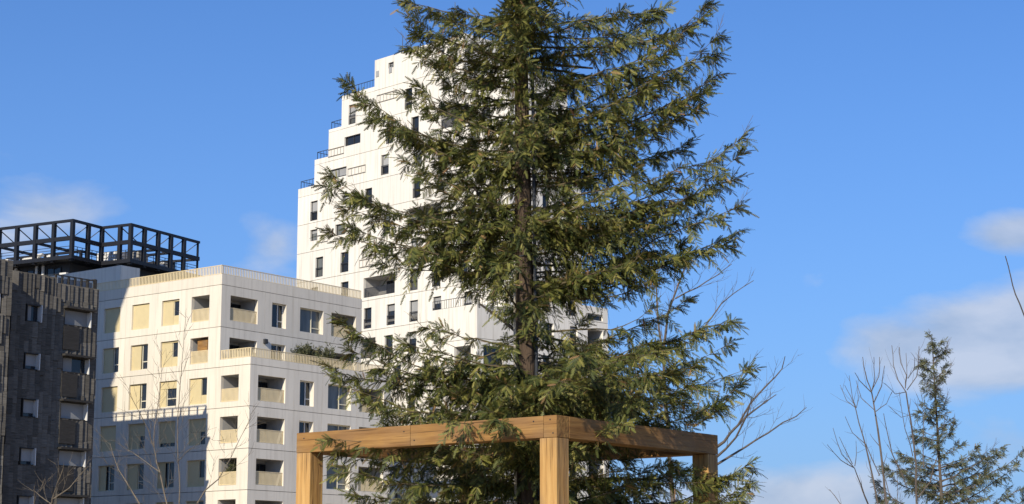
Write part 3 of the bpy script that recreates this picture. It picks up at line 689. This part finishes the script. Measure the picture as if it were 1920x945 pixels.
# ----------------------------------------------------------------- the planted redwood inside its timber frame
TY = 14.52
TX = .104
tree = empty('redwood_tree', (0, 0, 0)); tree.location = (TX, TY, 0)
tag(tree, 'large young redwood with drooping dark green sprays, planted inside the square timber frame', 'tree')
def loc(p): return np.array(p) - np.array([TX, TY, 0])
def trunk_at(z):
    return np.array([np.interp(z, [0, 2.5, 5.6, 9], [.02, .012, -.03, -.04]), 0, z])
tp = [trunk_at(z) for z in (0, .3, 1, 2.5, 4, 5.6, 7, 8.2, 9)]
conifer_trunk(tree, tp, [.14, .105, .095, .088, .07, .052, .035, .018, .004], M['bark_red'], 3)
rs = np.random.RandomState(21)
Lt = [(752, 5, .3), (768, 35, .4), (762, 60, .35), (790, 95, .4), (752, 84, .5), (775, 165, .4), (790, 215, .38), (742, 170, .48), (820, 120, .4), (835, 60, .35), (850, 20, .3), (800, 20, .3), (815, 150, .35), (840, 200, .3), (820, 260, .3), (860, 300, .25), (810, 310, .25), (850, 350, .2), (880, 120, .3), (790, 60, .35), (870, 400, .2), (830, 440, .15), (890, 230, .25),
      (640, 150, .70), (662, 186, .6), (716, 240, .48), (690, 215, .55), (745, 300, .32), (775, 330, .28), (760, 262, .36),
      (602, 322, .34), (596, 348, .24), (622, 388, .18), (600, 438, .10), (640, 425, .12), (660, 368, .22),
      (700, 498, .04), (722, 480, .1), (748, 440, .2), (765, 470, .16), (800, 400, .2), (845, 505, .15), (870, 540, .1),
      (622, 598, .42), (650, 628, .25), (600, 690, .2), (612, 708, .15), (640, 655, .3), (668, 748, .06), (700, 768, .02), (740, 640, .25), (775, 612, .3), (810, 640, .1), (690, 690, .1), (720, 720, .12), (800, 700, .1), (840, 740, .05), (760, 770, .05),
      (596, 822, .1), (610, 850, .05), (630, 885, .0), (650, 930, -.05), (700, 870, .1), (740, 905, .0), (780, 940, .05), (720, 800, .2), (860, 900, .0), (820, 880, .0)]
Rt = [(1335, 8, .3), (1328, 30, .35), (1300, 52, .3), (1352, 66, .62), (1355, 100, .55), (1352, 140, .45), (1340, 168, .4), (1318, 205, .3), (1404, 252, .55), (1400, 285, .5), (1388, 335, .35), (1345, 300, .3), (1300, 270, .3),
      (1393, 385, .5), (1395, 432, .42), (1372, 455, .35), (1320, 400, .3), (1285, 480, .2), (1240, 520, .1), (1300, 560, .3), (1384, 600, .35), (1375, 645, .28), (1320, 620, .25), (1412, 690, .3), (1398, 722, .22), (1358, 765, .15), (1325, 785, .1),
      (1280, 700, .2), (1230, 640, .2), (1250, 350, .3), (1230, 180, .3), (1260, 100, .35), (1245, 760, .1), (1230, 420, .1),
      (1150, 60, .3), (1160, 270, .25), (1290, 140, .35), (1210, 240, .3), (1240, 290, .3), (1220, 40, .3), (1270, 90, .35), (1250, 20, .3), (1230, 160, .3), (1310, 180, .35), (1280, 220, .3), (1180, 310, .25), (1260, 330, .3), (1300, 380, .3), (1210, 380, .2), (1290, 460, .25), (1230, 470, .2), (1290, 350, .3), (1250, 420, .25), (1190, 500, .15), (1290, 650, .2), (1180, 720, .1), (1290, 750, .15),
      (1412, 872, .2), (1418, 905, .15), (1398, 938, .12), (1340, 925, .1), (1280, 880, .1), (1230, 930, .1), (1180, 860, .1), (1150, 900, .0)]
# sprays in front of the trunk, towards the camera
Ft = [(975, -30), (1000, -15), (945, -10), (1020, 8), (930, 12), (985, -60), (1040, -20), (955, 22), (975, 10), (990, 30), (960, 45), (1000, 70), (965, 190), (1015, 205), (930, 240), (975, 265), (1020, 400), (945, 420), (980, 470), (1010, 545), (975, 575), (955, 640), (1010, 690), (960, 720), (940, 760), (1030, 750), (900, 770), (1100, 765)]
for (u, v) in Ft:
    dy = -rs.uniform(.45, .95); tip = loc(pt(u + rs.uniform(-30, 30), v, TY + dy))
    conifer_branch(tree, trunk_at(tip[2] + rs.uniform(-.25, .05)), tip, rs, M['needles'], M['twig'], sag=.04, dens=.8)
# long low boughs reaching out over the front corner of the frame
for (u, v, dy) in ((1095, 665, -1.5), (1150, 705, -1.3), (1190, 745, -1.1), (1070, 720, -1.5), (1130, 640, -1.35), (1240, 735, -.8), (1215, 700, -1.2), (1262, 700, -.9), (1232, 662, -1.1), (1292, 722, -.6), (1302, 690, -.5), (1165, 795, -1.35), (1250, 872, -.3), (1312, 905, -.2), (1205, 905, -.5), (1360, 895, -.1), (1180, 880, -.3), (930, 785, -1.5), (840, 790, -1.3)):
    tip = loc(pt(u, v, TY + dy)); conifer_branch(tree, trunk_at(tip[2] - .25), tip, rs, M['needles'], M['twig'], sag=-.02, dens=1.0)
for lst in (Lt, Rt):
    for (u, v, rise) in lst:
        dy = rs.uniform(-.45, .45)
        tip = loc(pt(u, v, TY + dy)); z0 = tip[2] - abs(tip[0]) * rise * (.66 if lst is Lt else .8)
        base = trunk_at(max(.9, z0)); tip = base + (tip - base) * (1 - (.09 if lst is Lt else .06) / np.linalg.norm(tip - base))
        conifer_branch(tree, base, tip, rs, M['needles'], M['twig'], sag=rs.uniform(.02, .10), tipbare=.16 if rs.random() < .25 else 0, dens=.94 if lst is Lt else 1.05)
# branches towards and away from the camera, and the hidden ones lower down and at the top
z = 1.2
while z < 8.7:
    if z < 6.7: nb = 1.0
    a = rs.uniform(0, 2 * math.pi)
    sx = math.cos(a)
    ln = rs.uniform(.75, 1.25) * (1 if z < 5.2 else max(.12, (9.0 - z) / 3.9))
    if sx < -.3 and 1.9 < z < 6.4: ln = min(ln, .72 / abs(sx))
    if sx < -.2 and 3.35 < z < 3.95: z += .05; continue
    if sx > .5 and 1.9 < z < 6.4: ln *= 1.05
    if sx > .1 and (3.62 < z < 4.0 or 5.2 < z < 5.62): z += .05; continue
    ry = rs.uniform(.05, .42); tip = trunk_at(z) + np.array([sx * ln, math.sin(a) * ln, ln * ry])
    conifer_branch(tree, trunk_at(z), tip, rs, M['needles'], M['twig'], sag=rs.uniform(.02, .1), dens=.72)
    z += rs.uniform(.10, .165)
for (z0, u, v) in ((5.78, 1112, 128), (4.2, 880, 340), (4.55, 1130, 375), (3.55, 900, 570)):      # stout dead limbs
    mb = MB(); tip = loc(pt(u, v, TY - .1)); b0 = trunk_at(z0); mb.tube([b0, b0 * .6 + tip * .4 + np.array([0, 0, .012]), tip], [.017, .013, .008], 6); mb.build('branch', M['bark_dark'], tree)
# staking
st = empty('support_pole', (-.085 + TX, TY - .12, 0)); tag(st, 'thin pale support cane standing close to the left side of the redwood trunk', 'pole')
mb = MB(); mb.tube([(0.03, 0, 0), (.01, 0, 2.2), (0, 0, 4.15)], [.012, .012, .010], 7); mb.build('cane', M['pole'], st)
mb = MB(); mb.tube([(.005, .0, 3.0), (.10, -.02, 3.01), (.17, .05, 3.0)], [.006] * 3, 5); mb.build('tie', M['tube'], st)
st = empty('support_pole', (TX + .062, TY - .03, 0)); tag(st, 'dark plastic support tube running up the right side of the redwood trunk', 'pole')
mb = MB(); mb.tube([(.06, 0, 0), (.035, 0, 2.3), (0.0, 0, 5.6), (-.01, 0, 5.9)], [.016, .016, .014, .014], 8); mb.build('tube', M['tube'], st)
mb = MB(); mb.tube([(-.12, -.03, 4.2), (-.02, -.05, 4.21), (.035, 0, 4.2)], [.006] * 3, 5); mb.build('tie', M['tube'], st)

# ----------------------------------------------------------------- timber frame round the tree
fr = empty('tree_guard', (.31, 13.0, 0), AZ); tag(fr, 'square frame of honey brown timber beams on four posts around the redwood', 'tree guard')
SZ, ZT_, ZB_, LX, LY = .15, 2.815, 2.66, 2.50, 2.15
def timber(x0, x1, y0, y1, z0, z1, m, nm, bev=.004):
    bm_ = MB(); bm_.box(0, x1 - x0, 0, y1 - y0, 0, z1 - z0); o = bm_.build(nm, m, fr); o.location = (x0, y0, z0)
    md = o.modifiers.new('soft_edge', 'BEVEL'); md.width = bev; md.segments = 2
    return o
g_ = .0015
timber(-.115 + g_, 0, 0, .15, ZB_, ZT_, M['timber_x'], 'beam'); timber(-1.34 + g_, -.115 - g_, 0.001, .149, ZB_ + .001, ZT_ - .001, M['timber_x'], 'beam'); timber(-LX, -1.34 - g_, 0, .15, ZB_, ZT_ - .001, M['timber_x'], 'beam')
timber(-.15, .001, .152, LY - .001, ZB_ + .001, ZT_ - .001, M['timber_y'], 'beam')
timber(-LX, -.152, LY - .15, LY, ZB_ + .001, ZT_ - .001, M['timber_x'], 'beam')
timber(-LX, -LX + .15, .152, LY - .152, ZB_ + .001, ZT_ - .001, M['timber_y'], 'beam')
for (x, y) in ((-.15, .0), (-LX, 0), (-.15, LY - .15), (-LX, LY - .15)):
    timber(x + .002, x + .148, y + .002, y + .148, 0, ZB_ - g_, M['timber_z'], 'post')
for (a, b) in (((-.152, LY - .36, ZB_ - .01), (-.152, LY - .19, ZB_ - .2)), ((-LX + .152, LY - .36, ZB_ - .01), (-LX + .152, LY - .19, ZB_ - .2))):
    pass
for (x, z_) in ((-.055, 2.785), (-.03, 2.69), (-.20, 2.78), (-1.30, 2.70), (-1.40, 2.77), (-2.42, 2.77)):
    mb = MB(); mb.tube([(x, .002, z_), (x, -.003, z_)], [.006, .005], 8); mb.build('screw', M['dark_metal'], fr)

# ----------------------------------------------------------------- bare trees
def bare(name, label, cat, Y, stems, m, seed, twig=(.10, .45), tw_len=.8, tw_r=.4, sub=2, dy=.6, group=None, base=None, ang=(25, 50)):
    rs = np.random.RandomState(seed)
    P3 = []
    for (pl_, r0, r1) in stems:
        d0 = rs.uniform(-dy, dy); n = len(pl_)
        P3.append(([pt(u, v, Y + d0 * (i / max(1, n - 1))) for i, (u, v) in enumerate(pl_)], r0, r1))
    b0 = P3[0][0][0]; bx, by = (base if base is not None else (b0[0], b0[1]))
    t = empty(name, (bx, by, 0)); tag(t, label, cat, group); off = np.array([bx, by, 0])
    first = True
    for (pts, r0, r1) in P3:
        pts = [p - off for p in pts]; mb = MB(); n = len(pts)
        if first:
            pts = [np.array([pts[0][0] * .2, pts[0][1] * .2, 0.0])] + pts; rr = [r0 * 1.6] + [r0 + (r1 - r0) * i / (n - 1) for i in range(n)]
        else: rr = [r0 + (r1 - r0) * i / max(1, n - 1) for i in range(n)]
        # refine with slight irregularity
        q, qr = [], []
        for i in range(len(pts) - 1):
            for f_ in (0, .5):
                p = pts[i] * (1 - f_) + pts[i + 1] * f_
                if f_: p = p + rs.normal(0, .012, 3) * np.linalg.norm(pts[i + 1] - pts[i])
                q.append(p); qr.append(rr[i] * (1 - f_) + rr[i + 1] * f_)
        q.append(pts[-1]); qr.append(rr[-1]); mb.tube(q, qr, 6)
        def grow(q, qr, lev, Ltot):
            seg = [np.linalg.norm(q[i + 1] - q[i]) for i in range(len(q) - 1)]; tot = sum(seg); s = tot * rs.uniform(.18, .35) if lev else tot * .2; sd_ = rs.uniform(0, 6.28)
            while s < tot * .97:
                a = s; i = 0
                while i < len(seg) - 1 and a > seg[i]: a -= seg[i]; i += 1
                f_ = a / max(seg[i], 1e-6); p = q[i] * (1 - f_) + q[i + 1] * f_; r = qr[i] * (1 - f_) + qr[i + 1] * f_
                d = nrm(q[i + 1] - q[i]); x = nrm(np.cross(d, [.2, .3, 1])); y = np.cross(d, x); sd_ += 2.4 + rs.normal(0, .4)
                an = R(rs.uniform(*ang)); dd = d * math.cos(an) + (x * math.cos(sd_) + y * math.sin(sd_)) * math.sin(an)
                ln = tw_len * rs.uniform(.4, 1.1) * (.55 ** lev) * (1.15 - .6 * s / tot)
                k = 4; cur = [p]; di = dd
                for _ in range(k):
                    di = nrm(di + rs.normal(0, .10, 3) + np.array([0, 0, .10])); cur.append(cur[-1] + di * ln / k)
                r_ = max(.0015 * Y / 15, min(r * .6, r1 * tw_r * 2.2)); rad = [r_ * (1 - .65 * i / k) for i in range(k + 1)]
                mb.tube(cur, rad, 4)
                if lev < sub - 1: grow(cur, rad, lev + 1, ln)
                s += rs.uniform(*twig) * (.6 ** lev)
        if sub: grow(q, qr, 0, 1)
        mb.build('trunk' if first else 'branch', m, t); first = False
    return t
# before the pale block
bare('bare_tree', 'bare young tree with pale upright twigs in front of the pale building and its shutters', 'tree', 45,
     [([(313, 945), (306, 915), (300, 885), (294, 868), (289, 840), (290, 800), (296, 760), (301, 722), (303, 690), (304, 640)], .020, .002),
      ([(336, 945), (337, 914), (334, 865), (333, 804), (336, 752), (340, 700), (344, 650), (348, 600), (349, 578)], .017, .002),
      ([(369, 945), (384, 920), (410, 898), (432, 860), (452, 818), (478, 772)], .02, .003),
      ([(262, 945), (240, 908), (222, 880), (212, 852), (206, 830)], .02, .005),
      ([(300, 885), (276, 868), (250, 850), (228, 836)], .014, .004),
      ([(289, 840), (278, 805), (265, 780), (250, 752), (240, 735)], .013, .004),
      ([(334, 865), (352, 845), (372, 832), (392, 812)], .013, .004)],
     M['bark_bare'], 4, twig=(.16, .36), tw_len=1.1, tw_r=.45, sub=2, dy=1.2)
bare('bare_tree', 'pale bare tree top spreading low before the timber-clad building at the bottom left', 'tree', 55,
     [([(96, 960), (98, 935), (108, 905), (118, 880), (120, 868)], .03, .006), ([(96, 945), (75, 930), (62, 918)], .02, .006), ([(100, 935), (130, 915), (152, 888), (166, 874)], .02, .006), ([(60, 960), (66, 935), (64, 912)], .02, .006)],
     M['bark_bare'], 9, twig=(.3, .6), tw_len=1.2, sub=2, dy=1)
# behind the redwood, right
bare('bare_tree', 'bare spreading tree with fine dark twigs, rising behind the right side of the redwood', 'tree', 24,
     [([(1262, 945), (1255, 860), (1248, 760), (1245, 690), (1246, 640), (1252, 590), (1266, 550), (1282, 508), (1296, 470)], .03, .006),
      ([(1245, 690), (1236, 620), (1232, 570), (1228, 505), (1222, 440)], .02, .005),
      ([(1266, 560), (1308, 539), (1345, 516), (1372, 495)], .010, .004),
      ([(1300, 640), (1319, 615), (1352, 570), (1376, 550), (1413, 526)], .012, .004),
      ([(1330, 850), (1358, 828), (1384, 797), (1408, 755), (1440, 720), (1466, 692), (1472, 668)], .022, .004),
      ([(1330, 880), (1365, 858), (1398, 838), (1440, 812), (1468, 792), (1494, 780), (1512, 764)], .018, .004),
      ([(1384, 797), (1420, 765), (1455, 740)], .016, .005), ([(1340, 860), (1380, 820), (1400, 780), (1410, 745)], .018, .005),
      ([(1300, 800), (1345, 770), (1372, 742), (1390, 700)], .014, .004)],
     M['bark_grey'], 12, twig=(.10, .22), tw_len=.52, tw_r=.35, sub=2, dy=.8, ang=(18, 40))
# right: many-stemmed bare shrub
Z = lambda L: [(1540 + a / 2.74, 600 + b / 2.74) for a, b in L]
bare('bare_shrub', 'many-stemmed bare shrub with upright forked twigs beside the young conifer', 'shrub', 16,
     [(Z([(335, 945), (320, 800), (290, 560), (272, 450), (258, 370)]), 0.0108, 0.0056),
      (Z([(490, 945), (487, 750), (460, 520), (435, 370)]), 0.0101, 0.0056),
      (Z([(240, 945), (205, 850), (170, 760)]), 0.0072, 0.0037), (Z([(290, 945), (240, 700), (215, 600), (175, 450)]), 0.0079, 0.0037),
      (Z([(500, 910), (560, 830), (600, 690)]), 0.0072, 0.0031),
      (Z([(258, 370), (235, 310), (218, 240), (212, 190)]), 0.0050, 0.0025), (Z([(258, 370), (275, 300), (270, 240), (270, 190)]), 0.0043, 0.0025), (Z([(260, 360), (295, 290), (300, 240), (299, 190)]), 0.0043, 0.0025), (Z([(268, 430), (310, 340), (325, 235)]), 0.0043, 0.0022), (Z([(255, 370), (195, 310), (172, 270)]), 0.0043, 0.0022), (Z([(270, 460), (205, 400), (178, 310)]), 0.0036, 0.0019), (Z([(280, 470), (335, 430), (362, 370)]), 0.0036, 0.0019),
      (Z([(435, 370), (395, 310), (370, 230), (362, 130)]), 0.0050, 0.0025), (Z([(432, 350), (438, 285), (408, 220), (400, 140)]), 0.0043, 0.0025), (Z([(432, 350), (440, 285), (435, 170)]), 0.0036, 0.0019), (Z([(440, 360), (490, 290), (500, 220), (502, 135)]), 0.0043, 0.0025), (Z([(445, 300), (478, 250), (480, 195)]), 0.0036, 0.0019), (Z([(432, 370), (380, 380), (325, 325)]), 0.0036, 0.0019),
      (Z([(170, 760), (100, 720), (30, 640)]), 0.0043, 0.0019), (Z([(165, 755), (105, 690), (60, 555)]), 0.0043, 0.0019), (Z([(172, 750), (180, 690), (178, 620)]), 0.0036, 0.0019), (Z([(160, 740), (120, 660), (92, 600)]), 0.0036, 0.0019),
      (Z([(175, 450), (130, 415), (97, 335)]), 0.0036, 0.0019), (Z([(178, 450), (160, 400), (143, 285)]), 0.0036, 0.0019), (Z([(178, 455), (150, 390), (120, 335)]), 0.0029, 0.0019), (Z([(180, 450), (190, 400), (185, 340)]), 0.0029, 0.0019),
      (Z([(420, 800), (365, 690), (335, 560), (320, 480)]), 0.0058, 0.0025), (Z([(300, 800), (230, 640), (160, 580), (122, 495)]), 0.0043, 0.0019), (Z([(470, 700), (430, 560), (400, 370)]), 0.0043, 0.0019), (Z([(525, 760), (522, 640), (530, 480), (488, 380)]), 0.0043, 0.0019), (Z([(480, 480), (410, 500), (345, 440)]), 0.0029, 0.0019), (Z([(330, 820), (350, 900), (390, 945), (388, 740)]), 0.0036, 0.0019),
      (Z([(120, 970), (70, 905), (42, 870)]), 0.0043, 0.0019), (Z([(440, 860), (400, 760), (340, 640)]), 0.0043, 0.0019)],
     M['bark_grey'], 15, twig=(.10, .22), tw_len=.22, tw_r=.3, sub=1, dy=.25, ang=(20, 40))
# far right: one long twig from a tree outside the picture
bare('bare_tree', 'bare tree at the far right edge, only one long budded twig reaching into view', 'tree', 12,
     [([(2020, 980), (2000, 800), (1960, 680), (1934, 618), (1919, 588)], .012, .0045), ([(1919, 588), (1904, 552), (1895, 518), (1885, 480)], .0045, .003), ([(2000, 800), (2060, 640), (2075, 500)], .01, .004)],
     M['bark_dark'], 19, twig=(2, 3), tw_len=.05, sub=0, dy=.05)
# right: young conifer
cp = pt(1762, 945, 19); CT = empty('conifer_tree', (cp[0], cp[1], 0)); tag(CT, 'young conifer with a thin sparse top and wide bushy base at the right', 'tree')
rs = np.random.RandomState(8)
topz = pt(1757, 636, 19)[2]
conifer_trunk(CT, [(0, 0, 0), (0, 0, 1.5), (.02, 0, 2.6), (-.01, 0, topz)], [.05, .03, .016, .004], M['bark_grey'], 8, 10, 40)
z = 1.0
while z < topz - .05:
    t_ = (topz - z) / (topz - 1.0)
    for _ in range(2):
        a = rs.uniform(0, 6.283)
        if z > 2.9: ln = rs.uniform(.15, .30) * (.45 + .75 * min(1, t_ * 1.7)); ry = rs.uniform(.1, 1.1); de = .95
        else: ln = rs.uniform(.35, .75); ry = rs.uniform(.0, .5); de = .95
        tip = np.array([math.cos(a) * ln, math.sin(a) * ln, z + ln * ry])
        conifer_branch(CT, (0, 0, z), tip, rs, M['needles_far'], M['bark_grey'], sag=.03, r0=.006, sc_=.5, dens=de, start=.08, tipbare=.10 if rs.random() < .3 else 0, twl=.85)
    z += rs.uniform(.04, .065)
for (u, v) in ((1920, 842), (1905, 870), (1880, 838), (1868, 850), (1940, 900), (1850, 880), (1890, 915), (1920, 935), (1660, 880), (1645, 905), (1690, 850), (1650, 935), (1830, 840)):
    tip = pt(u, v, 19 + rs.uniform(-.3, .3)) - np.array([cp[0], cp[1], 0])
    conifer_branch(CT, (0, 0, max(.8, tip[2] - abs(tip[0]) * .55)), tip, rs, M['needles_far'], M['bark_grey'], sag=.08, r0=.010, sc_=.6, dens=1.0, start=.2)
# shrubs on the terrace of the pale block, and dark trees far behind under the frame
def bush(name, label, cat, root_loc, rx, rz, n, leaf, seed, m, group=None, trunk=False):
    rs = np.random.RandomState(seed); t = empty(name, root_loc); tag(t, label, cat, group)
    mb = MB(); P, D, U, Ls = [], [], [], []
    for i in range(26):
        a = rs.uniform(0, 6.28); e = rs.uniform(.25, 1.0); d = np.array([math.cos(a) * math.cos(e * 1.2), math.sin(a) * math.cos(e * 1.2), math.sin(e * 1.4)])
        r = np.array([rx, rx, rz * 1.9]) * rs.uniform(.55, 1.0); tip = d * r
        mb.tube([(0, 0, 0), tip * .5 + rs.normal(0, .05 * rx, 3), tip], [.02 * rx, .014 * rx, .005 * rx], 4)
        for j in range(n // 26):
            f_ = rs.uniform(.3, 1.05); P.append(tip * f_ + rs.normal(0, .13 * rx, 3)); D.append(rs.normal(0, 1, 3) + d * .6); U.append(rs.normal(0, 1, 3)); Ls.append(leaf * rs.uniform(.6, 1.3))
    mb.build('stem', M['bark_dark'], t); emit('foliage', P, D, U, Ls, m, t, wscale=np.full(len(P), 1.8))
def terr(y): 
    a = R(37.5); x = 1.9; return (-22.05 + x * math.cos(a) + y * math.sin(a), 140 - x * math.sin(a) + y * math.cos(a), 18.3)
for y, lb, r_, h_ in ((6.9, 'rounded dark shrub on the terrace behind the slatted rail, leftmost of three', .75, 1.4), (8.3, 'wide olive shrub on the terrace behind the slatted rail, between two others', 1.0, 1.35), (9.7, 'loose shrub on the terrace nearest the corner loggia behind the slatted rail', .8, 1.4)):
    bush('terrace_shrub', lb, 'shrub', terr(y), r_, h_, 2600, .2, int(y * 10), M['shrub_leaf'], 'shrubs on the terrace')
def onA(x, y, z_): a = R(37.5); return (-22.05 + x * math.cos(a) + y * math.sin(a), 140 - x * math.sin(a) + y * math.cos(a), z_)
bush('balcony_plant', 'leafy green plant filling the lowest lit corner loggia on the sunny side', 'plant', onA(1.1, .62, 10.06), .5, .62, 1300, .2, 77, M['shrub_leaf'])
bx = empty('planter_box', onA(-2.3, .6, 19.38), AZ); tag(bx, 'brown wooden planter box on the upper sunny loggia', 'planter')
mb = MB()
for (x0, x1, y0, y1) in ((-.55, .55, -.25, -.2), (-.55, .55, .2, .25), (-.55, -.5, -.2, .2), (.5, .55, -.2, .2)): mb.box(x0, x1, y0, y1, 0, 1.25)
mb.build('side_board', M['timber_x'], bx); mb = MB(); mb.box(-.5, .5, -.2, .2, .9, 1.18); mb.build('soil', M['bark_dark'], bx)
for i, (u, Yd, h_, lb) in enumerate(((755, 100, 6.4, 'dark rounded tree far behind the frame, left of the others'), (815, 104, 7.2, 'dark tree far behind the frame, middle of three'), (868, 98, 6.6, 'dark tree far behind the frame, next to the rear post'))):
    p = pt(u, 945, Yd); bush('distant_tree', lb, 'tree', (p[0], p[1], 0.2), 2.6, h_ / 1.75, 2600, .5, 40 + i, M['needles_far'], 'dark trees behind the frame')
